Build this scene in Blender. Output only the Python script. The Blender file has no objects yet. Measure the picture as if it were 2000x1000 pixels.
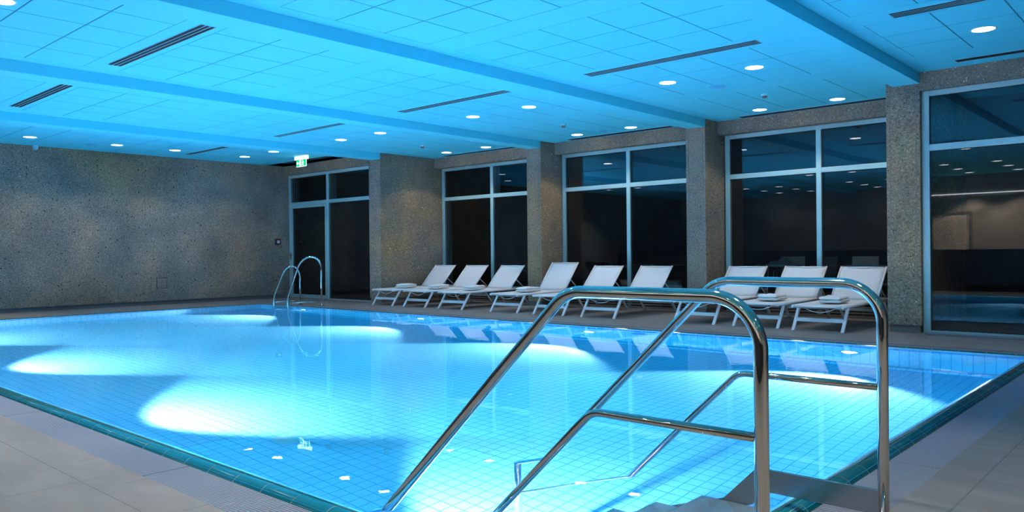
import bpy, math, random
from mathutils import Vector, Matrix
random.seed(7)
SC = bpy.context.scene
COL = SC.collection

# ---------------------------------------------------------------- camera
cam = bpy.data.cameras.new('camera')
cam.sensor_width = 36.0
cam.lens = 1532.506 / 2000 * 36
cam.clip_start = 0.02
cam.clip_end = 200
cam_ob = bpy.data.objects.new('camera', cam)
COL.objects.link(cam_ob)
F = 1532.506
_Y = Vector(((2383 - 1000) / F, (500 - 480) / F, -1)).normalized()
_X = -Vector(((-698 - 1000) / F, (500 - 512) / F, -1)).normalized()
_Z = _X.cross(_Y)
M4 = Matrix((_X, _Y, _Z)).to_4x4()
M4.translation = Vector((0, 0, 1.06))
cam_ob.matrix_world = M4
SC.camera = cam_ob

# ---------------------------------------------------------------- world, exposure
world = bpy.data.worlds.new('night')
SC.world = world
world.use_nodes = True
world.node_tree.nodes['Background'].inputs[0].default_value = (0.01, 0.016, 0.03, 1)
world.node_tree.nodes['Background'].inputs[1].default_value = 0.15
SC.view_settings.view_transform = 'Standard'
SC.view_settings.look = 'None'
SC.view_settings.gamma = 1
SC.view_settings.exposure = 0.0
SC.cycles.max_bounces = 12
SC.cycles.diffuse_bounces = 5
SC.cycles.glossy_bounces = 6
SC.cycles.transmission_bounces = 8
SC.cycles.transparent_max_bounces = 16
SC.cycles.caustics_reflective = False
SC.cycles.caustics_refractive = True
SC.cycles.sample_clamp_indirect = 80
SC.cycles.use_denoising = True

# light levels
P_POOL = 1080.0                # W of each underwater lamp
C_POOL = (2.6, 0.86, 1.0)
P_DOWN = 40.0                  # W of each ceiling downlight
C_DOWN = (1.0, 0.82, 0.64)

ZC = 3.28
XL, XR, YN, YB = -15.514, -1.362, 1.9705, 9.0206
DEPTH = 1.42
PER = 3.6
WALLX, RIGHTX, NEARY = -17.4, 4.4, -5.0

# ---------------------------------------------------------------- mesh helper
class MB:
    def __init__(s):
        s.v = []; s.f = []; s.m = []; s.sm = []
    def add(s, vs, fs, mi=0, smooth=False):
        b = len(s.v)
        s.v += [tuple(p) for p in vs]
        for f in fs:
            s.f.append([i + b for i in f]); s.m.append(mi); s.sm.append(smooth)
        return s
    def box(s, x0, x1, y0, y1, z0, z1, mi=0):
        vs = [(x, y, z) for z in (z0, z1) for y in (y0, y1) for x in (x0, x1)]
        return s.add(vs, [(0, 2, 3, 1), (4, 5, 7, 6), (0, 1, 5, 4), (2, 6, 7, 3), (0, 4, 6, 2), (1, 3, 7, 5)], mi)
    def hexa(s, vs, mi=0):
        return s.add(vs, [(0, 2, 3, 1), (4, 5, 7, 6), (0, 1, 5, 4), (2, 6, 7, 3), (0, 4, 6, 2), (1, 3, 7, 5)], mi)
    def prism(s, poly, axis, a, b, mi=0, smooth=False):
        # poly: 2-D points; axis 'x': (y,z) ; 'y': (x,z) ; 'z': (x,y)
        def P(p, t):
            return {'x': (t, p[0], p[1]), 'y': (p[0], t, p[1]), 'z': (p[0], p[1], t)}[axis]
        n = len(poly)
        s.add([P(p, a) for p in poly] + [P(p, b) for p in poly],
              [(i, (i + 1) % n, (i + 1) % n + n, i + n) for i in range(n)], mi, smooth)
        s.add([P(p, a) for p in poly], [tuple(range(n))], mi)
        s.add([P(p, b) for p in poly], [tuple(range(n))[::-1]], mi)
        return s
    def tube(s, pts, r, seg=16, mi=0, caps=True, flat=1.0):
        pts = [Vector(p) for p in pts]
        n = len(pts)
        tang = []
        for i in range(n):
            a = pts[max(i - 1, 0)]; b = pts[min(i + 1, n - 1)]
            tang.append((b - a).normalized())
        up = Vector((0, 0, 1)) if abs(tang[0].z) < 0.9 else Vector((0, 1, 0))
        nx = tang[0].cross(up).normalized()
        rings = []
        for i in range(n):
            t = tang[i]
            nx = (nx - t * nx.dot(t)).normalized()
            ny = t.cross(nx)
            rings.append([pts[i] + nx * (r * math.cos(2 * math.pi * k / seg)) + ny * (r * flat * math.sin(2 * math.pi * k / seg)) for k in range(seg)])
        vs = [p for R in rings for p in R]
        fs = []
        for i in range(n - 1):
            for k in range(seg):
                a = i * seg + k; b = i * seg + (k + 1) % seg
                fs.append((a, b, b + seg, a + seg))
        s.add(vs, fs, mi, True)
        if caps:
            s.add(rings[0], [tuple(range(seg))[::-1]], mi)
            s.add(rings[-1], [tuple(range(seg))], mi)
        return s
    def lathe(s, prof, cx, cy, cz=0, seg=40, mi=0, axis='z'):
        vs = []
        for (r, h) in prof:
            for k in range(seg):
                a = 2 * math.pi * k / seg
                if axis == 'z':
                    vs.append((cx + r * math.cos(a), cy + r * math.sin(a), cz + h))
                else:
                    vs.append((cx + r * math.cos(a), cy + h, cz + r * math.sin(a)))
        fs = []
        for i in range(len(prof) - 1):
            for k in range(seg):
                a = i * seg + k; b = i * seg + (k + 1) % seg
                fs.append((a, b, b + seg, a + seg))
        return s.add(vs, fs, mi, True)
    def obj(s, name, mats, parent=None, bevel=0, kind=None):
        me = bpy.data.meshes.new(name)
        me.from_pydata(s.v, [], s.f)
        mats = mats if isinstance(mats, (list, tuple)) else [mats]
        for m in mats: me.materials.append(m)
        for p, mi, sm in zip(me.polygons, s.m, s.sm):
            p.material_index = mi; p.use_smooth = sm
        me.validate(); me.update()
        import bmesh
        bm = bmesh.new(); bm.from_mesh(me)
        bmesh.ops.remove_doubles(bm, verts=bm.verts, dist=1e-6)
        bmesh.ops.recalc_face_normals(bm, faces=bm.faces)
        bm.to_mesh(me); bm.free()
        o = bpy.data.objects.new(name, me)
        COL.objects.link(o)
        if parent: o.parent = parent
        if bevel:
            b = o.modifiers.new('bevel', 'BEVEL'); b.width = bevel; b.segments = 2; b.limit_method = 'ANGLE'
        if kind: o['kind'] = kind
        return o

def empty(name, loc=(0, 0, 0), rz=0, label=None, cat=None, group=None, kind=None):
    o = bpy.data.objects.new(name, None)
    COL.objects.link(o)
    o.location = loc; o.rotation_euler = (0, 0, rz); o.empty_display_size = 0.1
    if label: o['label'] = label
    if cat: o['category'] = cat
    if group: o['group'] = group
    if kind: o['kind'] = kind
    return o
def tag(o, label, cat, group=None):
    o['label'] = label; o['category'] = cat
    if group: o['group'] = group
    return o
def copy_tree(o, parent=None):
    c = o.copy(); COL.objects.link(c); c.parent = parent
    for ch in list(o.children): copy_tree(ch, c)
    return c
def fillet(pts, rs, n=8):
    """polyline with rounded corners; rs: radius per inner corner"""
    pts = [Vector(p) for p in pts]
    out = [pts[0]]
    for i in range(1, len(pts) - 1):
        r = rs[i - 1] if isinstance(rs, (list, tuple)) else rs
        a = (pts[i - 1] - pts[i]).normalized(); b = (pts[i + 1] - pts[i]).normalized()
        ang = a.angle(b)
        if r <= 0 or ang > 3.1: out.append(pts[i]); continue
        d = r / math.tan(ang / 2)
        p0 = pts[i] + a * d; p1 = pts[i] + b * d
        c = pts[i] + (a + b).normalized() * (r / math.sin(ang / 2))
        v0 = p0 - c; v1 = p1 - c; tot = v0.angle(v1); ax = v0.cross(v1).normalized()
        for k in range(n + 1):
            out.append(c + Matrix.Rotation(tot * k / n, 3, ax) @ v0)
    out.append(pts[-1])
    return out

# ---------------------------------------------------------------- materials
def newmat(name):
    m = bpy.data.materials.new(name); m.use_nodes = True
    nt = m.node_tree; nt.nodes.clear()
    out = nt.nodes.new('ShaderNodeOutputMaterial')
    return m, nt, out
class N:
    def __init__(s, nt): s.nt = nt
    def node(s, t, **kw):
        n = s.nt.nodes.new(t)
        for k, v in kw.items(): setattr(n, k, v)
        return n
    def put(s, sock, v):
        if isinstance(v, bpy.types.NodeSocket): s.nt.links.new(v, sock)
        else: sock.default_value = v
    def math(s, op, a, b=None, c=None):
        n = s.node('ShaderNodeMath', operation=op)
        s.put(n.inputs[0], a)
        if b is not None: s.put(n.inputs[1], b)
        if c is not None: s.put(n.inputs[2], c)
        return n.outputs[0]
    def mix(s, f, a, b):
        n = s.node('ShaderNodeMix', data_type='RGBA')
        s.put(n.inputs['Factor'], f); s.put(n.inputs[6], a); s.put(n.inputs[7], b)
        return n.outputs[2]
    def pos(s): return s.node('ShaderNodeNewGeometry').outputs['Position']
    def nrm(s): return s.node('ShaderNodeNewGeometry').outputs['True Normal']
    def xyz(s, v):
        n = s.node('ShaderNodeSeparateXYZ'); s.put(n.inputs[0], v); return n.outputs
    def noise(s, vec, scale, detail=3, rough=0.55):
        n = s.node('ShaderNodeTexNoise'); s.put(n.inputs['Vector'], vec)
        n.inputs['Scale'].default_value = scale; n.inputs['Detail'].default_value = detail; n.inputs['Roughness'].default_value = rough
        return n.outputs['Fac']
    def ramp(s, f, stops, mode='LINEAR'):
        n = s.node('ShaderNodeValToRGB'); s.put(n.inputs[0], f)
        cr = n.color_ramp; cr.interpolation = mode
        while len(cr.elements) < len(stops): cr.elements.new(0.5)
        for e, (p, c) in zip(cr.elements, stops):
            e.position = p; e.color = c if len(c) == 4 else (*c, 1)
        return n.outputs[0]
    def bump(s, h, strength=0.3, dist=0.01):
        n = s.node('ShaderNodeBump'); s.put(n.inputs['Height'], h)
        n.inputs['Strength'].default_value = strength; n.inputs['Distance'].default_value = dist
        return n.outputs[0]
def g3(v): return (v, v, v, 1)
def principled(nt, out, color, rough=0.5, metal=0, normal=None, spec=0.5, coat=0, trans=0, ior=1.45):
    b = nt.nodes.new('ShaderNodeBsdfPrincipled')
    q = N(nt)
    q.put(b.inputs['Base Color'], color if isinstance(color, bpy.types.NodeSocket) or len(color) == 4 else (*color, 1))
    q.put(b.inputs['Roughness'], rough); b.inputs['Metallic'].default_value = metal
    b.inputs['Specular IOR Level'].default_value = spec
    b.inputs['Coat Weight'].default_value = coat
    b.inputs['Transmission Weight'].default_value = trans; b.inputs['IOR'].default_value = ior
    if normal is not None: nt.links.new(normal, b.inputs['Normal'])
    nt.links.new(b.outputs[0], out.inputs[0])
    return b
def simple(name, color, rough=0.5, metal=0, spec=0.5, coat=0, noise=0.0, nscale=20):
    m, nt, out = newmat(name)
    q = N(nt)
    c = (*color, 1)
    if noise:
        f = q.noise(q.node('ShaderNodeTexCoord').outputs['Object'], nscale)
        c = q.mix(f, (*[x * (1 - noise) for x in color], 1), (*[min(1, x * (1 + noise)) for x in color], 1))
    principled(nt, out, c, rough, metal, spec=spec, coat=coat)
    return m
def emit(name, color, strength):
    m, nt, out = newmat(name)
    e = nt.nodes.new('ShaderNodeEmission'); e.inputs[0].default_value = (*color, 1); e.inputs[1].default_value = strength
    nt.links.new(e.outputs[0], out.inputs[0])
    return m

def mat_stone(name, tint=(1, 1, 1)):
    m, nt, out = newmat(name); q = N(nt)
    P = q.pos()
    def vor(scale, feat='F1'):
        v = q.node('ShaderNodeTexVoronoi', feature=feat); q.put(v.inputs['Vector'], P); v.inputs['Scale'].default_value = scale
        v.inputs['Randomness'].default_value = 1
        return v
    t = lambda c: tuple(a * b for a, b in zip(c, tint))
    big = q.noise(P, 0.9, 4, 0.6)
    base = q.ramp(big, [(0.3, t((0.15, 0.145, 0.135))), (0.5, t((0.215, 0.205, 0.19))), (0.72, t((0.27, 0.25, 0.215)))])
    fine = q.noise(P, 38, 5, 0.7)
    fr_ = q.ramp(fine, [(0.32, t((0.07, 0.072, 0.066))), (0.5, t((0.20, 0.195, 0.175))), (0.66, t((0.35, 0.335, 0.30)))])
    base = q.mix(0.72, base, fr_)
    # pebbles
    v1 = vor(34)
    s1 = q.math('LESS_THAN', v1.outputs['Distance'], q.math('MULTIPLY_ADD', q.noise(P, 9, 1), 0.5, 0.02))
    cs = q.xyz(v1.outputs['Color'])
    pick = q.math('GREATER_THAN', cs[0], q.math('MULTIPLY_ADD', q.noise(P, 1.3, 3), 0.9, 0.2))
    pc = q.ramp(cs[1], [(0, t((0.05, 0.05, 0.05))), (0.3, t((0.12, 0.12, 0.11))), (0.45, t((0.30, 0.26, 0.2))), (0.7, t((0.42, 0.42, 0.40))), (0.88, t((0.75, 0.74, 0.66)))], 'CONSTANT')
    col = q.mix(q.math('MULTIPLY', q.math('MULTIPLY', s1, pick), 0.9), base, pc)
    v2 = vor(75)
    s2 = q.math('LESS_THAN', v2.outputs['Distance'], 0.3)
    c2 = q.xyz(v2.outputs['Color'])
    col = q.mix(q.math('MULTIPLY', s2, q.math('GREATER_THAN', c2[0], 0.8)), col, q.mix(c2[1], (0.02, 0.02, 0.02, 1), (0.6, 0.58, 0.52, 1)))
    v3 = vor(13)
    s3 = q.math('LESS_THAN', v3.outputs['Distance'], q.math('MULTIPLY', q.xyz(v3.outputs['Color'])[1], 0.2))
    col = q.mix(q.math('MULTIPLY', s3, q.math('GREATER_THAN', q.xyz(v3.outputs['Color'])[0], 0.5)), col, (0.03, 0.03, 0.03, 1))
    # pour lines of the shuttering
    z = q.xyz(P)[2]
    wob = q.math('MULTIPLY_ADD', q.noise(P, 2.5, 2), 0.03, z)
    ln = q.math('LESS_THAN', q.math('ABSOLUTE', q.math('SUBTRACT', q.math('FRACT', q.math('DIVIDE', wob, 0.47)), 0.5)), 0.006)
    col = q.mix(q.math('MULTIPLY', ln, 0.35), col, (0.06, 0.06, 0.055, 1))
    lo = q.noise(P, 1.1, 5, 0.6); lo2 = q.noise(P, 0.55, 3, 0.5)
    gain = q.math('MULTIPLY_ADD', lo, 1.5, 0.4)
    vm = q.node('ShaderNodeVectorMath', operation='SCALE'); q.put(vm.inputs[0], col); q.put(vm.inputs['Scale'], gain); col = vm.outputs[0]
    hue = q.ramp(lo2, [(0.38, (0.86, 1.0, 1.12)), (0.5, (1, 1, 1)), (0.64, (1.22, 1.0, 0.78))])
    vm = q.node('ShaderNodeVectorMath', operation='MULTIPLY'); q.put(vm.inputs[0], col); q.put(vm.inputs[1], hue); col = vm.outputs[0]
    h = q.math('SUBTRACT', fine, q.math('MULTIPLY', s3, 0.6))
    principled(nt, out, col, 0.85, normal=q.bump(h, 0.5, 0.006), spec=0.3)
    return m

def gridmask(q, pos_sock, nrm_sock, size, w, off=(0, 0, 0)):
    """1 on the joints of a tile grid, on whichever two axes lie in the face"""
    p = q.xyz(pos_sock); n = q.xyz(nrm_sock); res = None
    for i in range(3):
        f = q.math('FRACT', q.math('DIVIDE', q.math('ADD', p[i], 100 * size - off[i]), size))
        d = q.math('ABSOLUTE', q.math('SUBTRACT', f, 0.5))
        ln = q.math('GREATER_THAN', d, 0.5 - w / size / 2)
        ok = q.math('LESS_THAN', q.math('ABSOLUTE', n[i]), 0.7)
        k = q.math('MULTIPLY', ln, ok)
        res = k if res is None else q.math('MAXIMUM', res, k)
    return res
def mat_pooltile(name, color, grout, rough=0.25):
    m, nt, out = newmat(name); q = N(nt)
    P = q.pos(); mk = gridmask(q, P, q.nrm(), 0.1, 0.008, (-0.062, 0.07, -0.02))
    principled(nt, out, q.mix(mk, (*color, 1), (*grout, 1)), rough, spec=0.4)
    return m

def mat_deck():
    m, nt, out = newmat('stone_deck_tiles'); q = N(nt)
    P = q.pos(); x, y, z = q.xyz(P)
    def line(c, ref, pitch, w=0.006):
        f = q.math('FRACT', q.math('DIVIDE', q.math('ADD', c, 100 * pitch - ref), pitch))
        return q.math('GREATER_THAN', q.math('ABSOLUTE', q.math('SUBTRACT', f, 0.5)), 0.5 - w / pitch / 2)
    near = q.math('LESS_THAN', y, 1.5)
    a = q.math('MAXIMUM', line(y, 1.38, 0.6), line(x, -4.01, 1.19))
    b = q.math('MAXIMUM', line(x, -0.815, 0.6), line(y, 5.27, 1.19))
    ln = q.math('ADD', q.math('MULTIPLY', near, a), q.math('MULTIPLY', q.math('SUBTRACT', 1.0, near), b))
    mp = q.node('ShaderNodeMapping'); q.put(mp.inputs[0], P); mp.inputs['Scale'].default_value = (1, 3.0, 1); mp.inputs['Rotation'].default_value = (0, 0, 0.5)
    v = q.noise(mp.outputs[0], 1.6, 6, 0.62); v2 = q.noise(P, 60, 2)
    col = q.ramp(v, [(0.3, (0.155, 0.156, 0.148)), (0.5, (0.187, 0.186, 0.178)), (0.62, (0.218, 0.216, 0.203)), (0.75, (0.173, 0.173, 0.168))])
    col = q.mix(q.math('MULTIPLY', v2, 0.25), col, (0.2, 0.2, 0.2, 1))
    col = q.mix(ln, col, (0.12, 0.12, 0.115, 1))
    principled(nt, out, col, q.math('MULTIPLY_ADD', v, 0.25, 0.5), normal=q.bump(q.math('SUBTRACT', v2, q.math('MULTIPLY', ln, 3)), 0.12, 0.003), spec=0.4)
    return m

def mat_water():
    m, nt, out = newmat('pool_water'); q = N(nt)
    P = q.pos()
    h = q.math('ADD', q.noise(P, 2.6, 2, 0.5), q.math('MULTIPLY', q.noise(P, 11, 2, 0.5), 0.12))
    b = q.bump(h, 1.0, 0.0008)
    g = nt.nodes.new('ShaderNodeBsdfGlass'); g.inputs['IOR'].default_value = 1.333; g.inputs['Roughness'].default_value = 0.0
    g.inputs[0].default_value = (1, 1, 1, 1)
    nt.links.new(b, g.inputs['Normal']); nt.links.new(g.outputs[0], out.inputs[0])
    va = nt.nodes.new('ShaderNodeVolumeAbsorption'); va.inputs['Color'].default_value = (0.0, 0.91, 0.985, 1); va.inputs['Density'].default_value = 0.5
    nt.links.new(va.outputs[0], out.inputs['Volume'])
    return m

def mat_glass():
    m, nt, out = newmat('window_glass'); q = N(nt)
    fr = nt.nodes.new('ShaderNodeFresnel'); fr.inputs[0].default_value = 1.6
    t = nt.nodes.new('ShaderNodeBsdfTransparent'); t.inputs[0].default_value = (0.80, 0.84, 0.84, 1)
    g = nt.nodes.new('ShaderNodeBsdfGlossy'); g.inputs['Roughness'].default_value = 0.0; g.inputs[0].default_value = (0.95, 0.97, 1, 1)
    mx = nt.nodes.new('ShaderNodeMixShader')
    nt.links.new(fr.outputs[0], mx.inputs[0]); nt.links.new(t.outputs[0], mx.inputs[1]); nt.links.new(g.outputs[0], mx.inputs[2])
    nt.links.new(mx.outputs[0], out.inputs[0])
    return m

def mat_steel(name, rough=0.1, brush=0.0, col=(0.62, 0.6, 0.57)):
    m, nt, out = newmat(name); q = N(nt)
    nz = q.noise(q.node('ShaderNodeTexCoord').outputs['Object'], 3, 2)
    principled(nt, out, (*col, 1), q.math('MULTIPLY_ADD', nz, 0.04, rough), 1.0)
    return m

def mat_perf():
    """perforated steel sheet: real see-through round holes on a 16 mm grid"""
    m, nt, out = newmat('perforated_steel'); q = N(nt)
    x, y, z = q.xyz(q.pos())
    u = q.math('SUBTRACT', q.math('FRACT', q.math('DIVIDE', q.math('ADD', x, 50.0), 0.008)), 0.5)
    row = q.math('FLOOR', q.math('DIVIDE', q.math('ADD', x, 50.0), 0.008))
    sh = q.math('MULTIPLY', q.math('MODULO', row, 2.0), 0.5)
    v = q.math('SUBTRACT', q.math('FRACT', q.math('ADD', q.math('DIVIDE', q.math('ADD', y, 50.0), 0.012), sh)), 0.5)
    d = q.math('SQRT', q.math('ADD', q.math('MULTIPLY', u, u), q.math('MULTIPLY', v, v)))
    up = q.math('GREATER_THAN', q.math('ABSOLUTE', q.xyz(q.nrm())[2]), 0.5)
    hole = q.math('MULTIPLY', q.math('LESS_THAN', d, 0.3), up)
    b = nt.nodes.new('ShaderNodeBsdfPrincipled'); b.inputs['Base Color'].default_value = (0.34, 0.42, 0.46, 1)
    b.inputs['Metallic'].default_value = 0.4; b.inputs['Roughness'].default_value = 0.5
    t = nt.nodes.new('ShaderNodeBsdfTransparent'); mx = nt.nodes.new('ShaderNodeMixShader')
    nt.links.new(hole, mx.inputs[0]); nt.links.new(b.outputs[0], mx.inputs[1]); nt.links.new(t.outputs[0], mx.inputs[2])
    nt.links.new(mx.outputs[0], out.inputs[0])
    return m

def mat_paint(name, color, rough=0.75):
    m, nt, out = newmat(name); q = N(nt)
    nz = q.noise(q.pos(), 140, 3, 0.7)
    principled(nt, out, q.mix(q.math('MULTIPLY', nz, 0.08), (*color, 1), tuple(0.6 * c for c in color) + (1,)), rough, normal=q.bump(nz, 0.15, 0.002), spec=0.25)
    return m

M = dict(
    stone=mat_stone('exposed_aggregate_concrete', (0.92, 0.84, 0.70)),
    ceil=mat_paint('cyan_cast_ceiling_paint', (0.10, 0.71, 0.86)),  # cyan cast of the pool light put into the base colour
    gap=simple('ceiling_joint', (0.015, 0.22, 0.30), 0.9),
    pool=mat_pooltile('pale_pool_tile', (0.50, 0.76, 0.94), (0.12, 0.46, 0.74)),
    poolblue=mat_pooltile('blue_pool_tile', (0.05, 0.36, 0.80), (0.03, 0.25, 0.5)),
    deck=mat_deck(), water=mat_water(), glass=mat_glass(),
    coping=simple('teal_glazed_coping', (0.004, 0.13, 0.17), 0.1, spec=0.6, coat=0.3, noise=0.15, nscale=9),
    lipblue=simple('pale_blue_glazed_tile', (0.25, 0.72, 0.92), 0.3),
    grout=simple('grey_grout', (0.40, 0.38, 0.36), 0.8),
    grate=simple('grey_plastic_grating', (0.225, 0.265, 0.34), 0.5),
    channel=simple('dark_gutter', (0.015, 0.016, 0.018), 0.9),
    steel=mat_steel('polished_stainless_steel', 0.05),
    brushed=mat_steel('brushed_stainless_steel', 0.2, col=(0.42, 0.42, 0.42)),
    perf=mat_perf(),
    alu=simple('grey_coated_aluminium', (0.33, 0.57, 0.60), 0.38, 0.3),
    white=simple('white_coated_metal', (0.74, 0.75, 0.76), 0.35),
    sling=simple('white_mesh_fabric', (0.66, 0.68, 0.69), 0.8, noise=0.03, nscale=60),
    towel=simple('white_terry', (0.74, 0.75, 0.75), 0.95, spec=0.1, noise=0.06, nscale=70),
    dark=simple('black_lacquer', (0.012, 0.012, 0.014), 0.6),
    slot=simple('black_slot', (0.004, 0.004, 0.005), 0.7),
    ventbar=simple('cyan_cast_fitting', (0.25, 0.68, 0.8), 0.5),  # white fittings, with the hall's cyan light tinted into their colour
    parapet=simple('black_panel', (0.012, 0.012, 0.013), 0.5),
    rearwall=mat_paint('grey_wall_paint', (0.40, 0.37, 0.34)),
    terrace=simple('terrace_paving', (0.05, 0.05, 0.05), 0.8, noise=0.3, nscale=3),
    plinth=simple('plinth_render', (0.17, 0.17, 0.165), 0.8, noise=0.1),
    lens=emit('lit_downlight_lens', (1.0, 0.95, 0.9), 9.0),
    uwlens=emit('lit_underwater_lens', (0.75, 0.95, 1.0), 9.0),
    strip=emit('led_strip', (0.85, 0.9, 1.0), 6.0),
    signw=emit('lit_sign_white', (0.85, 1.0, 0.95), 2.6),
    signg=emit('lit_sign_green', (0.0, 0.62, 0.22), 1.3),
    red=simple('red_plastic', (0.07, 0.012, 0.014), 0.4),
    paper=simple('white_label', (0.7, 0.7, 0.7), 0.6),
    ctan=simple('beige_woven_chair', (0.8, 0.7, 0.62), 0.8),
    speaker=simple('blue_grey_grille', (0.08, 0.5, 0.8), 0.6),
    seal=simple('black_seal', (0.01, 0.01, 0.012), 0.6),
)

def struct(mb, name, mat, parent=None, bevel=0):
    return mb.obj(name, mat, parent, bevel, kind=None if parent else 'structure')

# ================================================================= SHELL
# pillars' right faces
PX = [-2.8 - PER * k for k in range(-1, 4)]     # .8, -2.8, -6.4, -10.0, -13.6
# floor with the pool opening
OX0, OX1, OY0, OY1 = XL - 0.36, XR + 0.36, YN - 0.36, YB + 0.36
fl = MB()
fl.box(WALLX, RIGHTX, NEARY, OY0, -0.2, 0)
fl.box(WALLX, RIGHTX, OY1, 12.75, -0.2, 0)
fl.box(WALLX, OX0, OY0, OY1, -0.2, 0)
fl.box(OX1, RIGHTX, OY0, OY1, -0.2, 0)
struct(fl, 'floor', M['deck'])
# terrace outside the windows
t_ = MB().box(-20, 8, 12.76, 26, -0.25, -0.02); struct(t_, 'floor', M['terrace'])

# stone end wall, with a set-back plinth
w = MB(); w.box(WALLX - 0.4, WALLX, NEARY, 12.9, 0.09, 3.6); struct(w, 'wall_left', M['stone'])
w = MB(); w.box(WALLX - 0.4, WALLX - 0.025, NEARY, 12.9, 0.0, 0.089); struct(w, 'baseboard_left', M['plinth'])
w = MB(); w.box(RIGHTX, RIGHTX + 0.3, NEARY, 12.9, 0, 3.6); struct(w, 'wall_right', M['rearwall'])
w = MB(); w.box(WALLX - 0.4, RIGHTX + 0.3, NEARY - 0.3, NEARY, 0, 3.6)
for k in range(-17, 5, 1): w.box(k * 1.2 - 0.004 + 0.5, k * 1.2 + 0.004 + 0.5, NEARY, NEARY + 0.004, 0.1, 3.27) if -14 < k < 3 else None
struct(w, 'wall_rear', M['rearwall'])
w = MB(); w.box(WALLX + 0.01, 3.0, -0.33, -0.2, 0, 1.035); struct(w, 'wall_parapet', M['parapet'])
# piers beside the recess (deep) and inside it
def pier(x0, x1, y0, y1, name):
    p = MB(); p.box(x0, x1, y0, y1, 0.09, 3.285)
    # narrow raised arris strips on the front face, as cast
    for xx in (x0 + 0.045, x1 - 0.045):
        p.box(xx - 0.004, xx + 0.004, y0 - 0.004, y0 + 0.002, 0.09, 3.14, 1)
    o = struct(p, name, [M['stone'], M['plinth']])
    b = MB(); b.box(x0 + 0.02, x1 - 0.02, y0 + 0.02, y1, 0, 0.088); struct(b, 'baseboard_pier', M['plinth'])
    return o
pier(-3.2, -2.8, 10.8, 13.2, 'wall_pier')
pier(-14.0, -13.6, 10.8, 13.2, 'wall_pier')
pier(-6.76, -6.4, 11.95, 12.72, 'wall_pier')
pier(-10.36, -10.0, 11.95, 12.72, 'wall_pier')
pier(0.4, 0.8, 10.8, 13.2, 'wall_pier')
# headers over the windows
def header(x0, x1, y, name='wall_header'):
    h = MB(); h.box(x0, x1, y, y + 0.3, 3.08, 3.29); h.box(x0, x1, y + 0.012, y + 0.3, 3.05, 3.081)
    return struct(h, name, M['stone'])
header(-17.4, -14.0, 10.79); header(-2.8, 0.4, 10.79); header(0.8, RIGHTX, 10.79)
header(-13.6, -10.36, 12.4); header(-10.0, -6.76, 12.4); header(-6.4, -3.2, 12.4)

# ---------------------------------------------------------------- ceiling
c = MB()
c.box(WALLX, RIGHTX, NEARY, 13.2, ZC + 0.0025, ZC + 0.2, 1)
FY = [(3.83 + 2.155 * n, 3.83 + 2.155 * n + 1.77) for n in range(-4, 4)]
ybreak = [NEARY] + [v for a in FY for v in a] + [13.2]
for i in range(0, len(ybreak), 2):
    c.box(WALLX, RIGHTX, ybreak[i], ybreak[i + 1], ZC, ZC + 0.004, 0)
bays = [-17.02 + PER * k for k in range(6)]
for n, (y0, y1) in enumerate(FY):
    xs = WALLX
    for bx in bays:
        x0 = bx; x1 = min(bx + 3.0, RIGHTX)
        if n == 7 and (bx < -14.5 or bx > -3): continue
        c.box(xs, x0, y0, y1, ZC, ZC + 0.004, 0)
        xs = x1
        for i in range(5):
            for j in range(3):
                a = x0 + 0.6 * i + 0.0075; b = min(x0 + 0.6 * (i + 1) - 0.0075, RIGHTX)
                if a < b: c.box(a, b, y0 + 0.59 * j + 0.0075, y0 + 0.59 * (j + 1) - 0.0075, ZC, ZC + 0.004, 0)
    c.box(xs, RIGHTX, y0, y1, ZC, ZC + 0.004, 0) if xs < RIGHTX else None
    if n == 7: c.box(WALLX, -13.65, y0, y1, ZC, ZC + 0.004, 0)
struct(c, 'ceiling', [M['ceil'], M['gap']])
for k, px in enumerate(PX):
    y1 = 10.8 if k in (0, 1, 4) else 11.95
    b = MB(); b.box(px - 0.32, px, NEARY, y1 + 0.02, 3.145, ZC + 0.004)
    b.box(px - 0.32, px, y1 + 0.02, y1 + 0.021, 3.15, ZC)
    struct(b, 'ceiling_beam', M['ceil'], bevel=0.006)

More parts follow.
